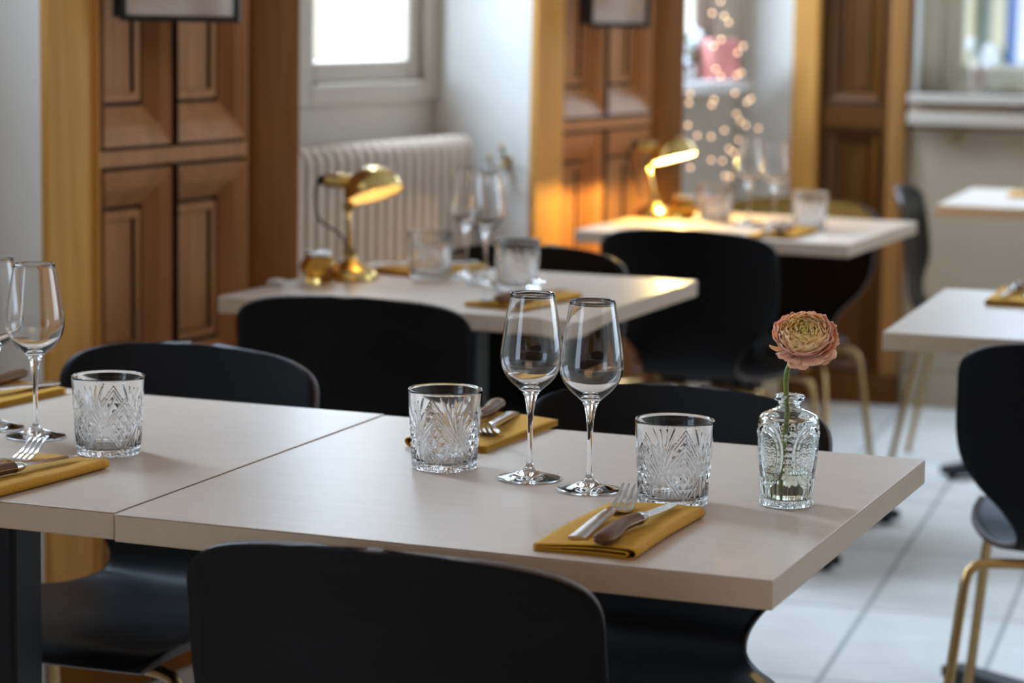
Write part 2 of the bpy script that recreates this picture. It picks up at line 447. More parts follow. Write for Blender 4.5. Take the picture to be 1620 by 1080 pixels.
# oak pilasters ----------------------------------------------------------
def funnel_panel(mb, x0, x1, z0, z1, y, dep=0.040, bv=0.070, groove_w=0.007, bx=None, gl=1, gr=1):
    """recessed panel: dark groove, sloping bevels, step, flat field (opening rectangle x0..x1, z0..z1, surface at y, deeper = +y)"""
    bx = bx if bx is not None else bv
    def ring(a, ya, bb, yb, mi):
        (ax0, ax1, az0, az1) = a; (bx0, bx1, bz0, bz1) = bb
        vs = [(ax0, ya, az0), (ax1, ya, az0), (ax1, ya, az1), (ax0, ya, az1), (bx0, yb, bz0), (bx1, yb, bz0), (bx1, yb, bz1), (bx0, yb, bz1)]
        mb.add(vs, [(0, 1, 5, 4), (2, 3, 7, 6)], mi)
        outer = mi == 1 and a in (r0, r1)
        mb.add(vs, [(1, 2, 6, 5)], gr if outer else mi); mb.add(vs, [(3, 0, 4, 7)], gl if outer else mi)
    g = groove_w
    r0 = (x0, x1, z0, z1); r1 = (x0 + g, x1 - g, z0 + g, z1 - g)
    ring(r0, y, r0, y + 0.018, 1)
    ring(r0, y + 0.018, r1, y + 0.018, 1); ring(r1, y + 0.018, r1, y - 0.004, 1)
    h = bv * 0.5; hx = bx * 0.5
    r15 = (x0 + g + hx, x1 - g - hx, z0 + g + h, z1 - g - h)
    r2 = (x0 + g + bx, x1 - g - bx, z0 + g + bv, z1 - g - bv)
    ring(r1, y - 0.004, r15, y + dep * 0.30, 0); ring(r15, y + dep * 0.30, r2, y + dep, 0)
    ring(r2, y + dep, r2, y + dep + 0.012, 1)
    k = 0.008
    r3 = (r2[0] + k, r2[1] - k, r2[2] + k, r2[3] - k)
    ring(r2, y + dep + 0.012, r3, y + dep + 0.012, 1)
    ring(r3, y + dep + 0.012, r3, y + dep - 0.002, 0)
    k2 = 0.016
    r4 = (r3[0] + k2, r3[1] - k2, r3[2] + k2, r3[3] - k2)
    ring(r3, y + dep - 0.002, r4, y + dep - 0.002, 0)
    ring(r4, y + dep - 0.002, r4, y + dep + 0.006, 1)
    (a, c, d, e) = r4
    mb.add([(a, y + dep + 0.006, d), (c, y + dep + 0.006, d), (c, y + dep + 0.006, e), (a, y + dep + 0.006, e)], [(0, 1, 2, 3)], 0)

def pilaster(label, u0, ca, p0, pm, p1, u1, rows, light, dark):
    t = thing('oak_pilaster', label, 'pilaster', W((u0 + u1) / 2, N0, 0), WY)
    uc = (u0 + u1) / 2
    L = lambda u: u - uc
    # left casing: flat face with hollow moulding
    y0 = -0.012
    pr = [(u0, 0.004), (u0, y0), (ca, y0), (ca + 0.012, y0 + 0.003), (ca + 0.03, y0 + 0.010), (ca + 0.05, y0 + 0.020), (p0 - 0.014, y0 + 0.024), (p0 - 0.006, y0 + 0.012), (p0, y0 + 0.014), (p0, 0.1102), (u0 + 0.032, 0.1102), (u0 + 0.032, 0.004)]
    def casing(prof, m, name='casing'):
        mb = MB(); n = len(prof)
        vs = [(L(u), y, z) for z in (0.10, CEIL - 0.002) for (u, y) in prof]
        fs = [(i, (i + 1) % n, n + (i + 1) % n, n + i) for i in range(n)] + [tuple(range(n))[::-1], tuple(range(n, 2 * n))]
        mb.add(vs, fs)
        return mb.build(name, m, t, smooth=0.6)
    casing(pr, light)
    # right casing: rounded column-like moulding
    pr2 = [(p1, 0.1102), (p1, 0.02)]
    wdt = u1 - p1
    for i in range(9):
        a = PI / 2 * i / 8
        pr2.append((p1 + wdt * 0.75 * (1 - math.cos(a)) + 0.002, 0.016 - 0.036 * math.sin(a)))
    pr2 += [(u1, -0.020), (u1, 0.1102)]
    casing(pr2, dark, 'moulding')
    # frame board with stile + rails
    fb = MB()
    yb = 0.006
    openings = []
    for (z0, z1) in rows:
        openings.append((p0 + 0.005, pm - 0.004, z0, z1, 0, 1)); openings.append((pm + 0.004, p1 - 0.006, z0, z1, 1, 0))
    # stiles
    for (a, c) in ((p0, p0 + 0.005), (p1 - 0.006, p1)):
        fb.box(L(a), L(c), yb, yb + 0.075, 0.10, CEIL - 0.002)
    zs = [0.10] + [z for r in rows for z in r] + [CEIL - 0.002]
    for i in range(0, len(zs), 2):
        for (a, c) in ((p0 + 0.005, p1 - 0.006),):
            fb.box(L(a), L(c), yb, yb + 0.075, zs[i], zs[i + 1])
    for (z0, z1) in rows: fb.box(L(pm - 0.004), L(pm + 0.004), yb + 0.004, yb + 0.02, z0, z1, 1)
    fb.build('panel_frame', [oak, groove], t)
    for (a, c, z0, z1, g0, g1) in openings:
        pm_ = MB(); funnel_panel(pm_, L(a), L(c), z0, z1, yb, bx=0.034, gl=g0, gr=g1)
        pm_.build('recessed_panel', [oak, groove], t)
    pl = MB(); pl.box(L(u0), L(u1), -0.022, 0.004, 0.0, 0.10)
    pl.build('plinth', dark, t, bevel=0.006)
    return t
ROWS = [(0.14, 0.50), (0.535, 0.967), (0.996, 1.62), (1.655, 2.4), (2.435, 3.2)]
pilaster('panelled oak pilaster behind the far left chairs, on the left of the radiator', 3.49, 3.585, 3.655, 3.885, 4.135, 4.28, ROWS, oak_light, oak_mould)
pilaster('panelled oak pilaster between the radiator and the string lights, beside the yellow glowing lamp', 5.335, 5.47, 5.50, 5.75, 6.03, 6.18, [(0.14, 0.50), (0.53, 0.957), (0.984, 1.61), (1.655, 2.4), (2.435, 3.2)], oak_light, oak_mould)

# dark oak panelling at the far corner
t = thing('oak_panelling', 'dark brown oak panelling at the far corner beside the right window', 'panelling', B0, BY)
m_ = MB(); m_.box(-0.01, 0.075, -0.035, 0.05, 0, CEIL - 0.002); m_.build('casing', oak_light, t, bevel=0.01)
m_ = MB(); m_.box(0.302, 0.362, -0.035, 0.05, 0, CEIL - 0.002); m_.build('casing', oak_mid, t, bevel=0.01)
m_ = MB()
m_.box(0.075, 0.302, 0.0, 0.05, 0, 0.06)
prev = 0.06
for (z0, z1) in ((0.10, 0.88), (0.96, 2.1), (2.16, 3.1)):
    m_.box(0.075, 0.302, 0.0, 0.05, prev, z0); prev = z1
    m_.box(0.075, 0.10, 0.0, 0.05, z0, z1); m_.box(0.28, 0.302, 0.0, 0.05, z0, z1)
m_.box(0.075, 0.302, 0.0, 0.05, prev, CEIL - 0.002)
m_.build('panel_frame', oak_dark, t, bevel=0.004)
for (z0, z1) in ((0.10, 0.88), (0.96, 2.1), (2.16, 3.1)):
    m_ = MB(); funnel_panel(m_, 0.10, 0.28, z0, z1, 0.0, dep=0.02, bv=0.03, groove_w=0.008); m_.build('recessed_panel', [oak_dark, groove], t)
m_ = MB(); m_.box(-0.015, 0.366, -0.04, 0.05, 0, 0.10); m_.build('plinth', oak_dark, t, bevel=0.004)

# radiator ---------------------------------------------------------------
t = thing('column_radiator', 'cream column radiator under the left window behind the brass lamp', 'radiator', W(4.84, 2.91, 0), WY)
RU0, RU1, RZ0, RZ1 = 4.295, 5.30, 0.12, 0.955
nsec = 24
for i in range(nsec):
    x = (RU0 + (RU1 - RU0) * (i + 0.5) / nsec) - 4.84
    w = (RU1 - RU0) / nsec
    s = MB()
    # section: flat column with rounded outline, seen from the side as a loop
    hw = w * 0.36
    rows = []
    N = 12
    outline = []
    ro = 0.035
    yd = 0.045
    for (cy, cz, a0) in ((yd - ro, RZ1 - ro, 0), (-yd + ro, RZ1 - ro, 90), (-yd + ro, RZ0 + ro, 180), (yd - ro, RZ0 + ro, 270)):
        for q in range(5):
            a = math.radians(a0 + q * 22.5)
            outline.append((cy + ro * math.cos(a), cz + ro * math.sin(a)))
    n = len(outline)
    vs = []
    for (sx, k) in ((-hw, 0.82), (-hw * 0.75, 1.0), (hw * 0.75, 1.0), (hw, 0.82)):
        for (y, z) in outline:
            cy_, cz_ = 0, (RZ0 + RZ1) / 2
            dy = y * k; dz = z - cz_; dz = dz - math.copysign(0.008 * (1 - k) / 0.18, dz)
            vs.append((x + sx, dy, cz_ + dz))
    fs = [(j * n + q, j * n + (q + 1) % n, (j + 1) * n + (q + 1) % n, (j + 1) * n + q) for j in range(3) for q in range(n)]
    fs += [tuple(range(n))[::-1], tuple(range(3 * n, 4 * n))]
    s.add(vs, fs)
    s.build('section', radiator_m, t, smooth=0.7)
m_ = MB(); m_.tube([(RU0 - 4.84 + 0.01, 0, RZ1 - 0.06), (RU1 - 4.84 - 0.01, 0, RZ1 - 0.06)], 0.02, 12); m_.build('header_pipe', radiator_m, t, smooth=True)
m_ = MB(); m_.tube([(RU0 - 4.84 + 0.01, 0, RZ0 + 0.06), (RU1 - 4.84 - 0.01, 0, RZ0 + 0.06)], 0.02, 12); m_.build('header_pipe', radiator_m, t, smooth=True)
for xx in (RU0 - 4.84 + 0.10, RU1 - 4.84 - 0.10):
    m_ = MB(); m_.box(xx - 0.015, xx + 0.015, -0.03, 0.03, 0.0, RZ0 + 0.05); m_.build('foot', radiator_m, t)

# ------------------------------------------------------------------ tables
def make_table(label, loc, yaw, sx=0.70, sy=0.688, group='white square restaurant tables'):
    t = thing('restaurant_table', label, 'table', (loc[0], loc[1], 0), math.radians(yaw))
    m = MB(); m.box(-sx / 2, sx / 2, -sy / 2, sy / 2, 0.7206, 0.7485)
    m.build('table_edge', laminate_edge, t, bevel=0.0015)
    m = MB(); m.box(-sx / 2, sx / 2, -sy / 2, sy / 2, 0.7485, 0.75)
    m.build('tabletop', laminate, t, bevel=0.0007)
    m = MB(); m.box(-0.17, 0.17, -0.17, 0.17, 0.712, 0.7206); m.build('mounting_plate', black_metal, t)
    m = MB(); m.box(-0.033, 0.033, -0.033, 0.033, 0.045, 0.712); m.build('column', black_metal, t, bevel=0.006)
    for k in range(4):
        a = PI / 4 + k * PI / 2
        R = Matrix.Rotation(a, 4, 'Z')
        m = MB()
        vs = [(0.03, -0.032, 0.012), (0.03, 0.032, 0.012), (0.03, 0.032, 0.06), (0.03, -0.032, 0.06),
              (0.43, -0.026, 0.012), (0.43, 0.026, 0.012), (0.43, 0.026, 0.035), (0.43, -0.026, 0.035)]
        m.add(vs, [(0, 1, 2, 3), (4, 7, 6, 5), (0, 4, 5, 1), (3, 2, 6, 7), (0, 3, 7, 4), (1, 5, 6, 2)])
        m.lathe([(0, 0.0), (0.014, 0.0), (0.014, 0.012), (0, 0.012)], 14, mtx=Matrix.Translation((0.405, 0, 0)))
        o = m.build('foot', black_metal, t, bevel=0.004, mtx=R)
    return t
E_ = Vector((math.cos(math.radians(69.1)), math.sin(math.radians(69.1)), 0))
T1R = make_table('white square table in front carrying the peach flower in the glass vase', (0.0427, 2.750), -20.9)
T1L = make_table('white square table at the left edge, pushed against the table with the flower', (-0.6125, 3.0085), -20.9)
T2 = make_table('white square table by the radiator with a brass desk lamp on it', (-0.084, 4.625), -21.5, .675, .675)
T3 = make_table('white square table by the wall with the brightly glowing yellow lamp', (0.567, 6.019), -22, .65, .665)
T4 = make_table('white square table at the right edge, in front of the oak corner', (1.046, 4.320), -18)
T5 = make_table('white square table farthest right, under the right window ledge', (1.567, 6.960), -18)

# ------------------------------------------------------------------ chairs
def chair_shell():
    keys = [(.230, .430, .168), (.222, .441, .182), (.200, .449, .192), (.12, .452, .198), (.02, .446, .196), (-.06, .437, .172),
            (-.115, .436, .140), (-.155, .448, .114), (-.178, .474, .108), (-.190, .508, .128), (-.199, .548, .168), (-.206, .590, .193),
            (-.214, .640, .201), (-.223, .700, .200)]
    pr = cr_interp(keys, 5)
    # rounded top
    y1, z1 = -.223, .700
    for i in range(1, 15):
        t = 1 - (1 - i / 14) ** 1.7
        z = z1 + .082 * t; y = y1 - .018 * t
        pr.append((y, z, .200 * (1 - t ** 4.4) ** (1 / 2.6) if t < 1 else 0.02))
    K = 14
    rows = []
    for (y, z, w) in pr:
        row = []
        w *= 1.04
        backness = min(1, max(0, (z - .46) / .10))
        for j in range(-K, K + 1):
            q = j / K
            x = w * q
            e = (x / 0.20) ** 2
            if z > .45 and y < -.15:
                row.append((x, y + .030 * e * backness, z))
            else:
                row.append((x, y, z + .010 * e * (1 if y < .15 else 0.3)))
        rows.append(row)
    m = MB(); m.grid(rows)
    o = m.build('seat_shell', [shell_m, ply_edge_glint], None, smooth=True)
    sd = o.modifiers.new('thick', 'SOLIDIFY'); sd.thickness = 0.011; sd.offset = 0; sd.material_offset_rim = 1
    return o
def make_chair(label, loc, rz):
    t = thing('dining_chair', label, 'chair', loc, rz)
    s = chair_shell(); s.parent = t
    m = MB(); m.box(-.10, .10, -.09, .13, .419, .431); m.build('mounting_plate', black_metal, t, bevel=0.003)
    for sx in (-1, 1):
        for sy in (-1, 1):
            yb = .15 if sy > 0 else -.13
            yf = .20 if sy > 0 else -.215
            x0, x1, x2 = .03 * sx, .188 * sx, .228 * sx
            pts = [(x0, yb * 0.75, .413), (x1 - .03 * sx, yb, .413), (x1 - .012 * sx, yb + .003 * sy, .409), (x1, yb + .008 * sy, .398), (x1 + .004 * sx, yb + .014 * sy, .378), (x2, yf, .006)]
            m = MB(); m.tube(pts, .0085, 12); m.lathe([(0, 0), (.010, 0), (.010, .008), (0, .008)], 12, mtx=Matrix.Translation((x2, yf, 0)))
            m.build('leg', brass_leg, t, smooth=0.9)
    return t
def chair_at(x, y, rz_deg, label, proto=[None]):
    """x, y = where the top of the backrest stands; rz = rotation (0 = facing +y)"""
    a = math.radians(rz_deg)
    off = Vector((0, .238, 0)); off.rotate(Matrix.Rotation(a, 3, 'Z'))
    loc = (x + off.x, y + off.y, 0)
    if proto[0] is None:
        proto[0] = make_chair(label, loc, a); return proto[0]
    return dup(proto[0], loc, a, label)
CH = [
 (-0.122, 2.262, -19, 'black shell chair nearest the camera, its backrest against the front of the table'),
 (0.228, 3.275, 159, 'black shell chair on the far side of the table with the flower, behind the vase'),
 (-0.447, 3.590, 158, 'black shell chair on the far side of the left table, below the oak pilaster'),
 (-0.278, 4.190, -14, 'black shell chair seen from behind, near side of the table by the radiator'),
 (0.048, 5.130, 159, 'black shell chair between the radiator and its table, only its top showing'),
 (0.372, 5.545, -23, 'black shell chair seen from behind at the near side of the yellow lamp table'),
 (0.745, 6.500, 156, 'black shell chair on the far side of the yellow lamp table by the oak corner'),
 (1.062, 6.960, -106, 'black shell chair seen from the side, tucked under the farthest right table'),
 (0.875, 3.745, -17, 'black shell chair at the right edge, seen from behind with brass legs showing'),
]
for (x, y, r, l) in CH: chair_at(x, y, r, l)

# ------------------------------------------------------------------ tableware
TZ = 0.7502
def wine_glass_mesh():
    outer = [(.0, .0), (.030, .0), (.0352, .0006), (.0356, .0016), (.0345, .0024), (.026, .0042), (.016, .0070), (.009, .0100), (.0052, .0135), (.0034, .020), (.0029, .035), (.0029, .055), (.0034, .070), (.0046, .082), (.0068, .092),
             (.0096, .0985), (.0150, .1035), (.0225, .1100), (.0290, .1180), (.0330, .1260), (.0350, .1350), (.0349, .1440), (.0335, .1560), (.0310, .1730), (.0278, .1920), (.0248, .2090)]
    outer = cr_interp(outer[1:], 3)
    inner = [(.0246, .2097), (.0240, .2090), (.0271, .1920), (.0303, .1730), (.0328, .1560), (.0342, .1440), (.0343, .1350), (.0322, .1265), (.0280, .1190), (.0212, .1122), (.0130, .1068), (.0065, .1042), (.0, .1034)]
    inner = inner[:2] + cr_interp(inner[1:], 3)[1:]
    inner[-1] = (0.0, .1034)
    m = MB(); m.lathe([(0, 0.0008)] + outer + inner, 64)
    return m
def tumbler_mesh():
    NT, NZ = 320, 110
    H, R0, R1 = .0912, .0372, .0427
    N = 5
    m = MB()
    rows = []
    for i in range(NZ + 1):
        z = .0022 + (H - .0022 - .0008) * i / NZ
        rb = R0 + (R1 - R0) * (z / H) ** 1.0
        row = []
        for k in range(NT):
            th = 2 * PI * k / NT
            u = (th * N / (2 * PI)) % 1.0 - 0.5
            un = u / 0.5                       # -1..1 in one motif
            vc, vh = .036, .033
            vn = (z - vc) / vh
            d = 0.0
            p = un + vn; q = un - vn
            if .003 < z < .078:
                if abs(p) < 1.0 and abs(q) < 1.0:
                    mx_ = max(abs(p), abs(q))
                    if mx_ < .66:
                        c = .44
                        fp = abs(((p / c) % 1.0) - .5) * 2; fq = abs(((q / c) % 1.0) - .5) * 2
                        d = -.0024 * max(fp, fq) + .0004
                    else:
                        t = (mx_ - .66) / .17
                        t = t % 1.0
                        d = -.0019 * abs(t - .5) * 2 + .0002
                elif vn < 0:
                    # splits around the foot: vertical prism cuts
                    t = (un * 3.0) % 1.0
                    d = -.0018 * abs(t - .5) * 2
                else:
                    # fan of leaf cuts rising from the crossings between the lozenges
                    du = (un - math.copysign(1, un)) * (PI * R1 / N)
                    dz = z - vc
                    ang = math.degrees(math.atan2(du, dz)); rad = math.hypot(du, dz)
                    for a0, rmax in ((-38, .026), (-22, .039), (-7.5, .036), (7.5, .036), (22, .039), (38, .026)):
                        w = 5.5 * math.sin(PI * min(1, max(0, rad / rmax)) ** .8) + 0.01
                        if rad < rmax:
                            x = abs(ang - a0) / w
                            if x < 1: d = min(d, -.0022 * (1 - x))
            row.append(((rb + d) * math.cos(th), (rb + d) * math.sin(th), z))
        rows.append(row)
    m.grid(rows, wrap=True)
    NL = NT
    # bottom, rim and the smooth inside
    low = [(0, .0016), (.020, .0014), (.0335, .0), (.0360, .0006)]
    prof_in = [(R1 - .0002, H), (R1 - .0009, H + .0006), (R1 - .0018, H), (R1 - .0024, H - .003), (.0372, .030), (.0345, .0125), (.0315, .0085), (.024, .0070), (0, .0066)]
    # stitched as rings with the same segment count
    def ring(r, z): return [(r * math.cos(2 * PI * k / NL), r * math.sin(2 * PI * k / NL), z) for k in range(NL)]
    base = len(m.v)
    m2 = MB()
    full = [ring(max(r, 1e-5), z) for r, z in low] + rows + [ring(max(r, 1e-5), z) for r, z in prof_in]
    m2.grid(full, wrap=True)
    return m2
def make_glass(name, label, cat, mb, loc, rz=0, part='bowl'):
    o = mb.build(name, glass, None, smooth=True)
    o.location = loc; o.rotation_euler = (0, 0, rz)
    return tag(o, label, cat)
wg0 = make_glass('wine_glass', 'clear wine glass on the front table, left one of the overlapping pair', 'wine glass', wine_glass_mesh(), (.022, 2.782, TZ))
def copy_one(o, loc, rz, label):
    c = o.copy(); COL.objects.link(c); c.location = loc; c.rotation_euler = (0, 0, rz); c['label'] = label
    return c
for (x, y, l) in ((.087, 2.722, 'clear wine glass on the front table, right one of the overlapping pair, nearer the camera'),
                  (-.571, 2.994, 'clear wine glass on the left table, whole glass beside the left tumbler'),
                  (-.632, 3.051, 'clear wine glass cut off by the left edge of the photo'),
                  (-.090, 4.806, 'blurred wine glass on the table by the radiator, left of its pair'),
                  (-.052, 4.690, 'blurred wine glass on the table by the radiator, right of its pair'),
                  (.561, 6.041, 'far blurred wine glass on the yellow lamp table, left of its pair'),
                  (.614, 5.945, 'far blurred wine glass on the yellow lamp table, right of its pair')):
    copy_one(wg0, (x, y, TZ), 0, l)
tm0 = make_glass('cut_glass_tumbler', 'cut glass tumbler on the front table right of the wine glasses, behind the fork', 'tumbler', tumbler_mesh(), (.175, 2.657, TZ), .55)
for (x, y, r, l) in ((-.075, 2.84, .12, 'cut glass tumbler on the front table left of the wine glasses'),
                     (-.468, 2.898, .95, 'cut glass tumbler on the left table beside a mustard napkin'),
                     (-.158, 4.765, .4, 'blurred cut glass tumbler between the brass lamp by the radiator and two wine glasses'),
                     (.007, 4.622, .1, 'blurred cut glass tumbler right of the wine glasses on the table by the radiator'),
                     (.487, 6.112, .7, 'far cut glass tumbler glowing yellow beside the lit lamp'),
                     (.693, 5.915, .2, 'far cut glass tumbler right of the wine glasses on the yellow lamp table')):
    copy_one(tm0, (x, y, TZ), r, l)

# napkins -----------------------------------------------------------------
def napkin_mesh(layers=4, L=.225, Wd=.105, seed=1, th=.0011):
    """folded cloth: layers joined at a puffy fold on +x, open edges on -x"""
    rnd = random.Random(seed)
    h = .0022
    path = []
    # serpentine profile in x-z : bottom layer -> round fold -> top layer, with inner sheets
    def seg(x0, x1, z0, z1, n=10, wav=0.0):
        for i in range(n + 1):
            t = i / n
            yield (x0 + (x1 - x0) * t, z0 + (z1 - z0) * t + wav * math.sin(t * PI))
    x0, x1 = -Wd / 2, Wd / 2 - .006
    sheets = []
    # outer sheet
    outer = list(seg(x0, x1, .0006, .0006, 12))
    for i in range(1, 8):
        a = -PI / 2 + PI * i / 8
        outer.append((x1 + .0065 * math.cos(a), .0006 + .0052 + .0052 * math.sin(a)))
    outer += list(seg(x1, x0, .0110, .0066, 14, .0004))
    sheets.append(outer)
    inner = list(seg(x0 + .001, x1 - .004, .0026, .0026, 12))
    for i in range(1, 6):
        a = -PI / 2 + PI * i / 6
        inner.append((x1 - .004 + .0032 * math.cos(a), .0026 + .0022 + .0022 * math.sin(a)))
    inner += list(seg(x1 - .004, x0 + .001, .0070, .0046, 12))
    sheets.append(inner)
    m = MB()
    NY = 26
    for si, sh in enumerate(sheets):
        rows = []
        for k in range(NY + 1):
            t = k / NY; y = -L / 2 + L * t
            row = []
            for (x, z) in sh:
                w = .0009 * math.sin(7 * t + x * 60 + seed) * min(1, z / .006)
                lift = .0015 * math.sin(PI * min(1, max(0, z / .011))) * math.sin(3.1 * t + seed)
                row.append((x + .0012 * math.sin(5 * t + seed * 2 + si), y + .0015 * math.sin(x * 50 + seed) - (.0012 * si), z + w * .6 + abs(lift) * .4))
            rows.append(row)
        m.grid(rows)
    return m
def make_napkin(label, loc, rz, seed=1):
    o = napkin_mesh(seed=seed).build('folded_napkin', napkin_m, None, smooth=True)
    sd = o.modifiers.new('thick', 'SOLIDIFY'); sd.thickness = .0010; sd.offset = 0
    o.location = loc; o.rotation_euler = (0, 0, rz)
    return tag(o, label, 'napkin')
NAP = [  # centre, rotation deg of long side, label
 ('n1', (.1135, 2.500), -21.5, 'mustard napkin on the front table nearest the camera, fork and knife on it'),
 ('n2', (-.0335, 3.058), 157, 'mustard napkin at the back edge of the front table, half hidden behind the tumbler'),
 ('n3', (-.548, 2.722), -27, 'mustard napkin at the front left on the left table, cut by the photo edge'),
 ('n4', (-.690, 3.250), 152, 'mustard napkin at the back of the left table, below the oak pilaster'),
 ('n5', (-.160, 4.905), 140, 'mustard napkin behind the left tumbler on the table by the radiator'),
 ('n6', (.020, 4.420), -32, 'mustard napkin on the radiator table, seen right above the front wine glasses'),
 ('n7', (.620, 5.800), -22, 'mustard napkin at the near side of the yellow lamp table'),
 ('n9', (.93, 4.580), 162, 'mustard napkin on the right edge table'),
 ('n10', (1.50, 7.06), 72, 'mustard napkin on the farthest right table'),
]
NP = {}
for i, (k, c, r, l) in enumerate(NAP):
    NP[k] = make_napkin(l, (c[0], c[1], TZ), math.radians(r), seed=i + 1)
    NP[k]['group'] = 'mustard napkins'

def fork_thing(label, loc, rz, rx=0.0):
    t = thing('fork', label, 'fork', loc, 0, rot=(rx, 0, rz))
    # local: handle towards -y, tines towards +y; z up
    L = .195
    def zc(y):   # side curve
        ks = [(-.11, .0022), (-.02, .0068), (.010, .0080), (.028, .0030), (.044, .0016), (.060, .0065), (.085, .0205)]
        for a, b_ in zip(ks, ks[1:]):
            if y <= b_[0]:
                q = (y - a[0]) / (b_[0] - a[0]); q = q * q * (3 - 2 * q) * .5 + q * .5
                return a[1] + (b_[1] - a[1]) * q
        return ks[-1][1]
    def strip(y0, y1, wf, n=20, th=.0021, xc=lambda y: 0, mb=None, crown=0.0):
        mb = mb or MB(); rows = []
        for i in range(n + 1):
            y = y0 + (y1 - y0) * i / n; w = wf(y); x = xc(y); z = zc(y)
            rows.append([(x - w, y, z - th / 2), (x - w, y, z + th / 2 - crown), (x - w * .6, y, z + th / 2), (x + w * .6, y, z + th / 2), (x + w, y, z + th / 2 - crown), (x + w, y, z - th / 2)])
        k = len(mb.v); mb.grid(rows, wrap=True)
        mb.add(rows[0], [(0, 1, 2, 3, 4, 5)]); mb.add(rows[-1], [(5, 4, 3, 2, 1, 0)])
        return mb
    hw = lambda y: .0092 - (y + .11) / .115 * .0026 if y < .005 else max(.0032, .0066 - (y - .005) / .012 * .0034)
    strip(-.11, .022, hw, 26, .0032, crown=.0008).build('handle', steel, t, smooth=0.5)
    hf = lambda y: .0034 + .0095 * min(1, max(0, (y - .020) / .014)) ** .7
    hd = strip(.020, .046, hf, 10, .0019)
    hd.build('head', steel, t, smooth=0.6)
    for k in range(4):
        xo = (-.0101 + k * .00673)
        tw = lambda y: .0021 - .0013 * max(0, (y - .046) / .040)
        strip(.0455, .086, tw, 10, .0017, xc=lambda y, xo=xo: xo * (1 - .06 * (y - .046) / .04)).build('tine', steel, t, smooth=0.6)
    return t
def knife_thing(label, loc, rz, rx=0.0):
    t = thing('steak_knife', label, 'knife', loc, 0, rot=(rx, 0, rz))
    # handle: slightly bowed oval wood scales towards -y, lying on its side
    ks = [(-.108, .0000, .0006, .0003), (-.106, .0015, .0070, .0052), (-.095, .0018, .0105, .0072), (-.070, .0010, .0098, .0074), (-.040, -.0012, .0082, .0070), (-.010, -.0010, .0078, .0066), (.0, 0, .0076, .0062)]
    pr = cr_interp(ks, 5)
    def body(pr, z0, mbm, zlo=-1, zhi=1, sc=1.0):
        rows = []
        for (y, xc, a, bb) in pr:
            row = []
            for k in range(20):
                an = 2 * PI * k / 20
                c, s_ = math.cos(an), math.sin(an)
                zz = max(zlo, min(zhi, s_ * bb))
                row.append((xc * 2.2 + c * a * sc, y, z0 + zz))
            rows.append(row)
        mbm.grid(rows, wrap=True)
        mbm.add(rows[0], [tuple(range(20))]); mbm.add(rows[-1], [tuple(range(20))[::-1]])
        return mbm
    h = MB(); body(pr, .0078, h); hnd = h.build('handle', handle_m, t, smooth=True)
    # brass/steel liner showing as a thin line round the handle
    ln = MB(); body(pr, .0078, ln, zlo=-.0007, zhi=.0007, sc=1.018); ln.build('liner', old_brass, hnd, smooth=0.5)
    bo = MB(); body([(.0, 0, .0080, .0066), (.006, 0, .0078, .0060), (.013, 0, .0070, .0050), (.0165, 0, .0056, .0034)], .0078, bo); bo.build('bolster', steel, t, smooth=0.6)
    bl = MB(); rows = []
    n = 26
    for i in range(n + 1):
        q = i / n; y = .015 + .098 * q
        w1 = .0052 + .0010 * math.sin(PI * q)
        if q > .55: w1 *= (1 - ((q - .55) / .45) ** 2.4)
        w0 = .0050 if q < .08 else .0056
        w0 = w0 - .0050 * max(0, q - .8) / .2
        zt = .0078 - .0035 * q
        rows.append([(-w0, y, zt + .0010), (w1 + .0003, y, zt), (-w0, y, zt - .0010)])
    bl.grid(rows, wrap=True); bl.add(rows[0], [(0, 1, 2)]); bl.add(rows[-1], [(2, 1, 0)])
    bl.build('blade', steel, t, smooth=0.5)
    return t
def local_on(nap, lx, ly, dz=0.0):
    o = NP[nap]; a = o.rotation_euler[2]
    return (o.location[0] + lx * math.cos(a) - ly * math.sin(a), o.location[1] + lx * math.sin(a) + ly * math.cos(a), TZ + dz), a
fork0 = knife0 = None
CUT = [('n1', (-.020, .018), 3, (.021, -.012), -3, 'on the napkin nearest the camera'),
       ('n2', (-.016, .0), 12, (.022, -.030), 6, 'on the napkin behind the left tumbler of the front table'),
       ('n3', (-.024, .010), 6, (.018, -.018), -3, 'on the front left napkin of the left table'),
       ('n4', (-.018, -.01), -4, (.020, -.025), 6, 'on the napkin at the back of the left table'),
       ('n5', (-.018, .0), 0, (.020, -.01), -4, 'on the napkin behind the left tumbler of the table by the radiator'),
       ('n6', (-.018, .0), 2, (.020, -.01), -4, 'on the near napkin of the table by the radiator'),
       ('n7', (-.018, .0), 2, (.020, -.01), -4, 'on the near napkin of the yellow lamp table'),
       ('n9', (-.018, .0), 2, (.020, -.01), -4, 'on the napkin of the right edge table'),
       ('n10', (-.018, .0), 2, (.020, -.01), -4, 'on the napkin of the farthest right table')]
for (k, f, fr, kn, kr, wl_) in CUT:
    p, a = local_on(k, *f, .0098)
    if fork0 is None: fork0 = fork_thing('steel four tined fork ' + wl_, p, a + math.radians(fr)); fork0['group'] = 'forks on napkins'
    else: dup(fork0, p, a + math.radians(fr), 'steel fork ' + wl_)
    p, a = local_on(k, *kn, .0112)
    if knife0 is None: knife0 = knife_thing('brown handled steak knife ' + wl_, p, a + math.radians(kr)); knife0['group'] = 'knives on napkins'
    else: dup(knife0, p, a + math.radians(kr), 'brown handled knife ' + wl_)

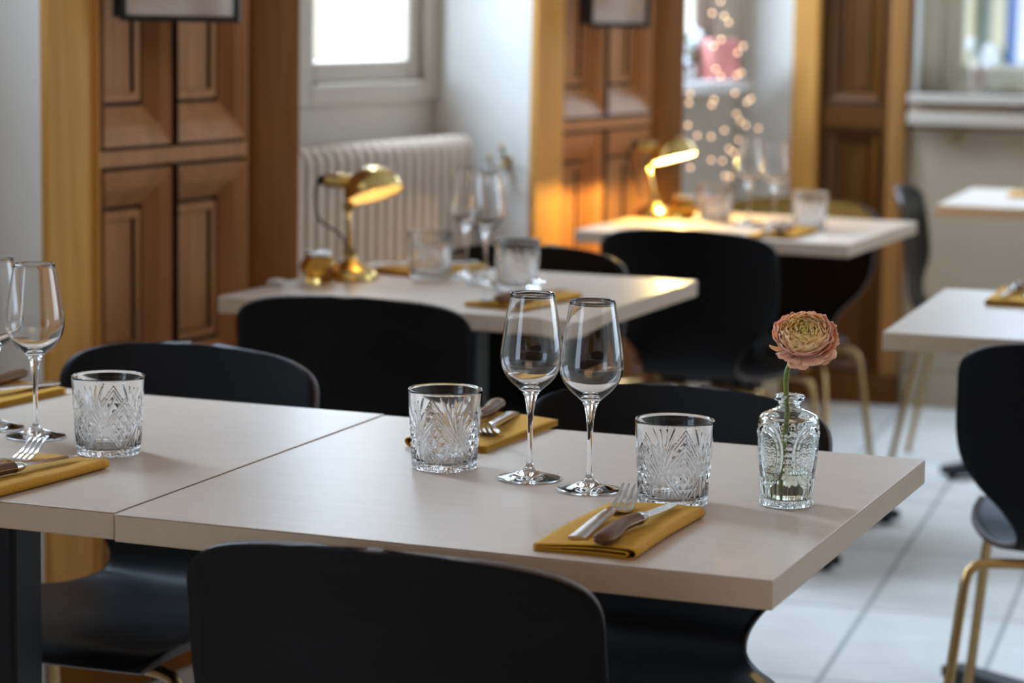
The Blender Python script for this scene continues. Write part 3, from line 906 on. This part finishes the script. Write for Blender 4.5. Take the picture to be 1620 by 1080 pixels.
# vase --------------------------------------------------------------------
VL = (.297, 2.660, TZ)
vt = thing('glass_vase', 'small embossed clear glass bottle vase holding one flower', 'vase', VL, -0.11)
def vase_mesh():
    NT = 300
    prof = []
    body_z0, body_z1 = .004, .0925
    rows = []
    def ring(r, z): return [(max(r, 1e-5) * math.cos(2 * PI * k / NT), max(r, 1e-5) * math.sin(2 * PI * k / NT), z) for k in range(NT)]
    full = [ring(0, .003), ring(.018, .0025), ring(.0245, .0)]
    NZ = 120
    for i in range(NZ + 1):
        z = .0015 + (body_z1 - .0015) * i / NZ
        rb = .0268 + (.0330 - .0268) * min(1, z / .088) ** .9
        if z > .088: rb -= (z - .088) ** 2 * 18
        row = []
        for k in range(NT):
            th = 2 * PI * k / NT
            d = 0.0
            u = (th * 4 / (2 * PI)) % 1.0 - .5
            X = u * 2 * PI * .032 / 4; Z = z - .058
            e = math.hypot(X / .0185, Z / .0335)
            if z < .034 and e > 1.0:
                d = .0009 * abs(math.cos(th * 12))
                d *= min(1, (.034 - z) / .003) if z > .031 else 1
            if .88 < e < 1.06: d += .0015 * (1 - (abs(e - .97) / .09) ** 2)
            elif .70 < e < .80: d += .0011 * (1 - (abs(e - .75) / .05) ** 2)
            elif .80 <= e <= .88:
                an = math.atan2(Z / .0335, X / .0185)
                d += .0008 * max(0, math.cos(an * 22)) ** 2
            elif e < .70:
                d += .00020 * math.sin(X * 1500 + 2.2 * math.sin(Z * 600)) * math.sin(Z * 1300 + 2.0 * math.cos(X * 700)) * min(1, (.7 - e) / .1)
            elif e > 1.1 and z > .036:
                # little scroll ornament between the medallions
                Xs = (X - math.copysign(.025, X)); zz = z - .078
                rr = math.hypot(abs(Xs) - .005, zz)
                if abs(rr - .0035) < .0013: d += .0012 * (1 - abs(rr - .0035) / .0013)
                if z < .070 and abs(Xs) < .0045: d += .0003 * math.sin(z * 900) * math.sin(abs(Xs) * 700)
            if z < .006: d += .0007 * math.cos(th * 24)
            row.append(((rb + d) * math.cos(th), (rb + d) * math.sin(th), z))
        full.append(row)
    for r, z in cr_interp([(.0318, .0950), (.0290, .0985), (.0220, .1018), (.0155, .1045), (.0126, .1075), (.0122, .1110), (.0134, .1128), (.0160, .1140), (.0167, .1160), (.0160, .1185), (.0148, .1197), (.0128, .1195), (.0108, .1175), (.0100, .1120), (.0100, .1070)], 3):
        full.append(ring(r, z))
    for r, z in cr_interp([(.0130, .1035), (.0200, .1000), (.0270, .0955), (.0295, .0900), (.0290, .070), (.0262, .030), (.0240, .0125), (.0200, .0080), (.0, .0070)], 3):
        full.append(ring(r, z))
    m = MB(); m.grid(full, wrap=True)
    return m
vase_mesh().build('bottle', vase_glass, vt, smooth=True)
wz = .0365
m = MB(); m.lathe([(0, .0072), (.0195, .0082), (.0234, .0126), (.0256, .030), (.0262, wz), (.024, wz - .0003), (0, wz - .0005)], 64)
m.build('water', water_m, vt, smooth=True)
m = MB()
for k in range(5):
    a = k * 1.25 + .3
    pts = [(.024 * math.cos(a - .4 + .16 * j), .024 * math.sin(a - .4 + .16 * j), wz + .0004 + .0003 * math.sin(j * 2.3 + k)) for j in range(6)]
    m.tube(pts, .0004, 5)
for k in range(5):
    m.tube([(.004 - .002 * k, -.006 + .002 * k, wz - .001), (.001 - .005 * k, -.010, wz - .004 - .001 * k), (-.003 - .004 * k, -.012, wz - .008)], .00035, 5)
m.build('sediment', root_m, vt)

# ranunculus ----------------------------------------------------------------
HEADW = Vector((.3095, 2.655, .9375))
ft = thing('ranunculus_flower', 'peach ranunculus flower standing in the small glass vase', 'flower', (VL[0], VL[1], TZ), 0)
HC = HEADW - Vector((VL[0], VL[1], TZ))
axis = Vector((-.10, -.62, .78)).normalized()
rotq = Vector((0, 0, 1)).rotation_difference(axis)
HM = Matrix.Translation(HC) @ rotq.to_matrix().to_4x4()
def petal(rho, bh, phi0, half, thmax, seed, flare=0.0, zbase=-.016, notch=.0, droop=0.0, n1=10, n2=12, narrow=1.0):
    rnd = random.Random(seed)
    a1, a2, a3 = rnd.uniform(0, 6), rnd.uniform(0, 6), rnd.uniform(0, 6)
    rows = []
    for i in range(n1 + 1):
        t = i / n1
        th = .25 + (thmax - .25) * t
        row = []
        wid = half * min(1, (t * 2.2) ** .6 + .12) * (1 - .42 * max(0, (t - .72) / .28) ** 2) * (narrow if t > .5 else 1)
        for j in range(n2 + 1):
            q = j / n2 * 2 - 1
            ph = phi0 + q * wid
            edge = max(0, t - .55) / .45
            ruff = .0009 * edge * math.sin(5 * q + a1) + .0006 * edge * math.sin(11 * q + a2)
            thh = th - .16 * (abs(q) ** 3) * edge - .05 * edge * math.sin(7 * q + a3)
            r = rho * math.sin(thh) + flare * edge ** 2 + ruff
            z = zbase + bh * (1 - math.cos(thh)) + ruff * .8 - droop * edge ** 1.5
            row.append((r * math.cos(ph), r * math.sin(ph), z))
        rows.append(row)
    return rows
npet = 0
def add_petal(rows, m):
    global npet
    mb = MB(); mb.grid(rows); o = mb.build('petal', m, ft, smooth=True, mtx=HM)
    sd = o.modifiers.new('thick', 'SOLIDIFY'); sd.thickness = .0003
    npet += 1
ga = 2.39996
N_P = 74
for i in range(N_P):
    q = i / (N_P - 1)
    rho = .0045 + .0265 * q ** .80
    bh = .0145 - .0010 * q + .0015 * math.sin(i)
    thmax = 2.30 - .35 * q + .08 * math.sin(i * 1.7)
    if q > .75: thmax -= .35 * (q - .75) / .25
    mt = pet_in if q < .42 else (pet_mid if q < .80 else pet_out)
    add_petal(petal(rho, bh * (.80 + .25 * q), i * ga, .95 - .30 * q, thmax, i, flare=.0015 * q), mt)
SK = [(-1.57, .036, .50, 1.55, .006), (-1.10, .037, .5, 1.6, .006), (-2.2, .036, .45, 1.6, .004), (-.55, .036, .5, 1.75, .003), (-1.85, .038, .35, 1.45, .008), (-.85, .038, .4, 1.5, .008), (0.0, .034, .5, 1.8, 0), (1.2, .032, .6, 1.9, 0), (2.5, .033, .6, 1.85, 0), (1.9, .032, .6, 1.9, 0), (.6, .033, .5, 1.9, 0)]
for j, (ph, rho, half, tm, dr) in enumerate(SK):
    add_petal(petal(rho, .0135, ph, half, tm, 100 + j, flare=.002, zbase=-.019, droop=dr), pet_out)
add_petal(petal(.040, .012, -2.80, .12, 1.45, 201, zbase=-.016, droop=-.002), pet_mid)
add_petal(petal(.037, .010, -2.58, .10, 1.40, 202, zbase=-.017, droop=.002), pet_mid)
add_petal(petal(.034, .012, -2.38, .20, 1.40, 203, zbase=-.018, droop=.005), pet_out)
m = MB(); m.sphere((0, 0, .002), .0035, 12, sz=.8)
o = m.build('flower_centre', mat('green_centre', (.45, .40, .08), .6, vary=(300, .2)), ft, smooth=True, mtx=HM)
base = HM @ Vector((0, 0, -.0165))
m = MB()
ks = [(base.x, base.y, base.z), (-.001, .004, .150), (-.004, .004, .135), (-.0035, .002, .118), (-.002, .002, .095), (-.005, -.001, .060), (-.008, -.002, .030), (-.009, -.002, .0095)]
pts = cr_interp(ks, 5)
m.tube(pts, [.0030 - .0004 * (i / len(pts)) for i in range(len(pts))], 14)
m.build('stem', stem_m, ft, smooth=True)

# ------------------------------------------------------------------ desk lamps
def make_lamp(label, loc, rz, glow, tilt, stem_pts, shade_c, light_e, lean=-16):
    t = thing('brass_desk_lamp', label, 'lamp', loc, rz)
    m = MB(); m.lathe([(0, 0), (.050, 0), (.051, .004), (.049, .010), (.046, .016), (.036, .024), (.020, .032), (.013, .037), (.011, .045), (0, .046)], 40)
    m.build('base', brass, t, smooth=0.7)
    p = [Vector(q) for q in stem_pts]
    m = MB(); m.lathe([(0, -.012), (.012, -.012), (.013, 0), (.012, .012), (0, .012)], 20, mtx=Matrix.Translation(p[0]) @ Matrix.Rotation(PI / 2, 4, 'X')); m.build('lower_joint', brass, t, smooth=0.7)
    m = MB(); m.tube(p, .0058, 14); m.build('stem', brass, t, smooth=True)
    m = MB(); m.lathe([(0, -.012), (.011, -.012), (.012, 0), (.011, .012), (0, .012)], 20, mtx=Matrix.Translation(p[-1]) @ Matrix.Rotation(PI / 2, 4, 'X')); m.build('upper_joint', brass, t, smooth=0.7)
    c = Vector(shade_c)
    SM = Matrix.Translation(c) @ Matrix.Rotation(math.radians(lean), 4, 'X') @ Matrix.Rotation(tilt, 4, 'Y')
    # dome opening towards -z of its own frame
    R = .056
    out = [(R * 1.03, -.002), (R * 1.03, .003), (R, .006)] + [(R * math.cos(a), .006 + R * .86 * math.sin(a)) for a in [PI / 2 * i / 12 for i in range(1, 12)]] + [(.004, .006 + R * .86)]
    m = MB(); m.lathe(out, 48); o = m.build('lamp_shade', [brass, cream_inner], t, smooth=True, mtx=SM)
    sd = o.modifiers.new('thick', 'SOLIDIFY'); sd.thickness = .0012; sd.offset = -1; sd.material_offset = 1 if False else 0
    inn = [(R * .985, .0), (R * .965, .006)] + [(R * .965 * math.cos(a), .006 + R * .82 * math.sin(a)) for a in [PI / 2 * i / 10 for i in range(1, 10)]] + [(.001, .006 + R * .82)]
    m = MB(); m.lathe(inn, 40); lab(m.build('shade_lining', cream_inner, o, smooth=True), 'cream inside of the shade')
    sock = SM @ Matrix.Translation((-.046, 0, .040)) @ Matrix.Rotation(math.radians(-70), 4, 'Y')
    m = MB(); m.lathe([(0, -.012), (.013, -.012), (.013, .0), (.015, .004), (.015, .012), (.013, .016), (.0135, .034), (.011, .038), (0, .039)], 28); m.build('socket', brass, t, smooth=0.7, mtx=sock)
    m = MB(); m.lathe([(0, .038), (.010, .038), (.010, .050), (0, .051)], 20); lab(m.build('switch_cap', cable_m, t, smooth=0.7, mtx=sock), 'black cap at the back of the socket')
    m = MB(); m.sphere((0, 0, .028), .015, 20); lab(m.build('bulb', glow, o, smooth=True), 'glowing bulb')
    se = sock @ Vector((0, 0, .050))
    lo = p[0]
    cab = cr_interp([tuple(se), (se.x - .006, se.y, se.z - .03), (se.x + .004, .004, se.z - .075), (p[-1].x - .014, .004, p[-1].z - .055), (p[-1].x - .006, .004, p[-1].z - .085)], 6)
    m = MB(); m.tube(cab, .0022, 8); m.build('cable', cable_m, t, smooth=True)
    if light_e:
        l = D.lights.new('lamp_light', 'POINT'); l.energy = light_e; l.color = (1.0, .66, .18); l.shadow_soft_size = .006
        lo_ = D.objects.new('lamp_light', l); COL.objects.link(lo_); lo_.parent = t
        lo_.matrix_local = SM @ Matrix.Translation((0, 0, .0005))
    return t
# direction in the picture plane: local x of the lamp ~ world x
make_lamp('brass desk lamp in front of the radiator, shade turned to the right, barely lit', (-.306, 4.740, TZ), 0.02, lamp_glow_soft, math.radians(-17),
          [(-.004, 0, .052), (-.003, 0, .070), (-.006, 0, .110), (-.006, 0, .138)], (.042, 0, .160), .10)
make_lamp('brass desk lamp glowing bright yellow against the oak pilaster', (.345, 6.189, TZ), 0.05, lamp_glow, math.radians(-14),
          [(-.002, 0, .050), (-.006, 0, .070), (-.016, 0, .110), (-.026, 0, .134)], (.044, -.01, .148), 14, -10)

# small jars and white cloths beside the lamps
def make_jar(label, loc, mt):
    t = thing('candle_jar', label, 'jar', loc, 0)
    m = MB()
    prof = [(0, 0), (.020, 0), (.024, .003), (.026, .010), (.033, .020), (.036, .030), (.033, .040), (.025, .046), (.026, .050), (.024, .050), (.023, .046), (.030, .039), (.033, .030), (.030, .021), (.023, .012), (.0, .010)]
    m.lathe(prof, 36); m.build('jar_body', mt, t, smooth=True)
    m = MB(); m.lathe([(0, .0505), (.026, .0505), (.0275, .054), (.026, .058), (0, .059)], 36); lab(m.build('rim_cover', steel, t, smooth=0.6), 'silver rim')
    return t
make_jar('amber glass jar beside the brass lamp by the radiator', (-.362, 4.672, TZ), amber)
make_jar('amber glass jar right of the yellow glowing lamp', (.416, 6.180, TZ), amber)
m = MB(); m.grid([[(-.035 + .07 * i / 8, -.035 + .07 * j / 8, .004 + .004 * math.sin(i * .9) * math.cos(j * .7)) for i in range(9)] for j in range(9)])
o = m.build('white_cloth', white_cloth, None, smooth=True); sd = o.modifiers.new('t', 'SOLIDIFY'); sd.thickness = .002
o.location = (-.418, 4.640, TZ); tag(o, 'small folded white cloth left of the amber jar on the table by the radiator', 'cloth')

# ------------------------------------------------------------------ wall things
def hook(label, mtx, m_):
    t = thing('wall_hook', label, 'hook'); t.matrix_world = mtx
    m = MB(); m.lathe([(0, 0), (.013, 0), (.013, .004), (.009, .007), (0, .008)], 20, mtx=Matrix.Rotation(PI / 2, 4, 'X') @ Matrix.Scale(1, 4)); m.build('plate', m_, t, smooth=0.6)
    for s_ in (-1, 1):
        m = MB(); m.tube(cr_interp([(0, -.006, .0), (.006 * s_, -.018, -.012), (.018 * s_, -.028, -.014), (.026 * s_, -.030, .0), (.028 * s_, -.030, .010)], 4), .0035, 8)
        m.sphere((.028 * s_, -.030, .013), .007, 12); m.build('prong', m_, t, smooth=True)
    m = MB(); m.tube([(0, -.006, .004), (0, -.012, .022), (0, -.022, .034)], .0042, 8); m.sphere((0, -.024, .037), .008, 12); m.build('prong', m_, t, smooth=True)
    return t
# on the return beside the radiator (return faces the camera: its outward normal is -u)
RM = Matrix.Translation(W(5.333, 2.80, .892)) @ Matrix.Rotation(WY - PI / 2, 4, 'Z')
hook('brass double coat hook on the pale reveal right of the radiator', RM, old_brass)
hook('aged brass hook on the shaded wall under the right window ledge', BM @ Matrix.Translation((.521, -.0002, .86)), old_brass)

def frame_thing(label, px_c, zbot, w, h, mount_u):
    t = thing('picture_frame', label, 'picture', px_c, math.radians(1.5))
    m = MB(); fw = .011
    m.box(-w / 2, -w / 2 + fw, 0, .03, 0, h); m.box(w / 2 - fw, w / 2, 0, .03, 0, h); m.box(-w / 2 + fw, w / 2 - fw, 0, .03, 0, fw); m.box(-w / 2 + fw, w / 2 - fw, 0, .03, h - fw, h)
    m.build('frame', frame_black, t, bevel=.002)
    m = MB(); m.box(-w / 2 + fw, w / 2 - fw, .006, .010, fw, h - fw); lab(m.build('print', print_m, t), 'pale blurred print')
    m = MB(); m.box(-w / 2 - .016, w / 2 - .01, .030, .075, .006, h - .006); m.build('backing_box', frame_black, t, bevel=.002)
    return t
FD = Vector((-.622, 4.600, 1.2))
frame_thing('small black framed picture on the left oak pilaster, cut by the top of the photo', (-.600, 4.520, 1.229), 0, .212, .30, 0)
frame_thing('small black framed picture on the second oak pilaster above the yellow lamp', (.248, 6.180, 1.212), 0, .150, .22, 0)

# string lights --------------------------------------------------------------
t = thing('string_lights', 'net of tiny warm string lights hanging in the far window bay', 'string lights', W(6.9, 2.99, 1.35), WY)
pts = [(0.101, 0.0, -0.107), (0.193, 0.0, -0.115), (0.229, 0.0, -0.134), (0.161, 0.0, -0.072), (0.117, 0.0, -0.205), (0.174, 0.0, -0.185), (0.349, 0.0, -0.207), (0.305, 0.0, -0.226), (0.137, 0.0, -0.273), (0.177, 0.0, -0.296), (0.306, 0.0, -0.295), (0.34, 0.0, -0.288), (-0.048, 0.0, -0.342), (-0.055, 0.0, -0.369), (0.115, 0.0, -0.38), (0.133, 0.0, -0.365), (0.295, 0.0, -0.349), (0.393, 0.0, -0.379), (0.423, 0.0, -0.37), (0.309, 0.0, -0.413), (0.341, 0.0, -0.435), (-0.06, 0.0, -0.434), (0.388, 0.0, -0.451), (0.493, 0.0, -0.465), (0.012, 0.0, -0.467), (0.117, 0.0, -0.475), (0.218, 0.0, -0.46), (0.336, 0.0, -0.494), (0.257, 0.0, -0.517), (0.293, 0.0, -0.53), (0.122, 0.0, -0.545), (0.21, 0.0, -0.552), (-0.033, 0.0, -0.56), (0.233, 0.0, -0.599), (0.273, 0.0, -0.603), (-0.05, 0.0, -0.662)]
sph = MB(); sph.sphere((0, 0, 0), .0042, 10)
bulb0 = sph.build('bulb', warm_glow, t, smooth=True)
bulb0.location = pts[0]
for q in pts[1:]:
    c = bulb0.copy(); COL.objects.link(c); c.parent = t; c.location = q
m = MB()
srt = sorted(pts, key=lambda p: p[0])
for g in range(0, len(srt), 6):
    ch = sorted(srt[g:g + 6], key=lambda p: -p[2])
    path = [(ch[0][0], .006, 1.2)] + [(p[0], .006, p[2]) for p in ch]
    m.tube(path, .0007, 5)
m.build('wire', mat('copper_wire', (.30, .20, .12), .4, metal=1.0, vary=(40, .05)), t)

# things on the sill of the far bay
SILLZ = 1.0355
t = thing('pink_box', 'pink gift box leaning on the sill behind the string lights', 'box', W(7.33, 3.10, SILLZ), WY - math.radians(38))
m = MB(); m.box(-.050, .050, -.035, .035, 0, .115); m.build('box_body', [pink_card], t, bevel=.002)
m = MB(); m.box(-.052, .052, -.037, .037, .100, .124); m.build('lid', pink_card, t, bevel=.002)
m = MB(); m.box(.0525, .0535, -.037, .037, .0, .124); lab(m.build('shaded_side', pink_shade, t), 'pink side darkened as in shade')  # thin sheet that paints the shade on this side of the box
t = thing('white_flower_bunch', 'white flowers in a clear vase on the sill left of the pink box', 'flowers', W(7.07, 3.09, SILLZ), WY)
rnd = random.Random(5)
for k in range(7):
    m = MB(); cx_, cy_, cz_ = (-.02 + rnd.uniform(-.035, .055), rnd.uniform(-.025, .02), .055 + .016 * k)
    for j in range(5):
        a = j * 1.257 + k
        m.sphere((cx_ + .011 * math.cos(a), cy_ + .006 * math.sin(a * 2), cz_ + .011 * math.sin(a)), .0095, 10, sz=.9)
    m.build('blossom', white_petal, t, smooth=True)
m = MB()
for k in range(4): m.tube([(.004 * k - .006, 0, .006), (.010 * k - .02, 0, .10), (.016 * k - .03, .0, .16)], .0015, 6)
m.build('stems', leaf_m, t)
m = MB(); m.lathe([(0, 0), (.018, 0), (.020, .004), (.016, .040), (.014, .060), (.0125, .060), (.0145, .040), (.018, .006), (0, .005)], 28); m.build('vase', glass, t, smooth=True)

# things on the right window ledge
t = thing('candle_glass', 'candle in a straight clear glass on the right window sill', 'candle', (BM @ Vector((.575, .04, 1.0002))), 0)
m = MB(); m.lathe([(0, 0), (.036, 0), (.0375, .004), (.0375, .115), (.0355, .115), (.0355, .006), (0, .006)], 40); m.build('holder', glass, t, smooth=0.7)
m = MB(); m.lathe([(0, .0065), (.0345, .0065), (.0345, .080), (.030, .084), (0, .083)], 36); m.build('candle', candle_m, t, smooth=0.7)
t = thing('gold_garland', 'thin gold garland lying along the right window ledge', 'garland', (BM @ Vector((.385, -.045, .9455))), BY)
m = MB()
rnd = random.Random(3)
for k in range(34):
    m.sphere((.004 + .0085 * k, rnd.uniform(-.004, .004), .0065 + rnd.uniform(0, .002)), .0060, 8)
m.build('beads', brass, t, smooth=True)

# street outside the right window ------------------------------------------------
t = thing('street_facade', 'pale stone facade with blue door seen through the right window', 'building', (BM @ Vector((0, 4.2, 0))), BY)
m = MB(); m.box(-4, -.02, 0, .3, -.3, 6); m.box(.07, .132, -.05, .3, -.3, 6); m.box(1.0, 4, 0, .3, -.3, 6); m.build('stone_wall', stone_m, t)
m = MB(); m.box(.132, 1.0, 0, .3, -.3, 6); lab(m.build('blue_door', blue_paint, t), 'blue painted door')
m = MB(); m.box(-.02, .07, .12, .3, -.3, 6); m.build('shop_window', mat('grey_glass', (.30, .36, .34), .3, vary=(3, .4)), t)
m = MB(); m.box(.187, .6, -.03, 0, 1.0, 2.6); m.build('door_panel', mat('white_paint', (.9, .9, .9), .5, vary=(5, .02)), t, bevel=.03)
t = thing('potted_bush', 'green bush with white blossoms outside the right window', 'plant', (BM @ Vector((.29, 2.2, 0))), BY)
rnd = random.Random(11)
m = MB()
for k in range(160):
    c = Vector((rnd.gauss(0, .10), rnd.gauss(0, .08), 1.03 + rnd.gauss(0, .03)))
    a = Vector((rnd.uniform(-1, 1), rnd.uniform(-1, 1), rnd.uniform(-.3, 1))).normalized() * .03
    b_ = a.cross(Vector((0, 0, 1))).normalized() * .011
    m.add([c - a, c + b_, c + a, c - b_], [(0, 1, 2, 3)])
m.build('foliage', leaf_m, t)
for k in range(7):
    m = MB(); m.sphere((rnd.uniform(-.08, .10), rnd.uniform(-.1, .02), 1.07 + rnd.uniform(-.02, .06)), .024, 12); m.build('blossom', white_petal, t, smooth=True)
m = MB(); m.lathe([(0, -.0), (.12, 0), (.13, .96), (.12, .96), (.11, .94), (0, .94)], 24); m.build('pot', stone_m, t, smooth=0.7)
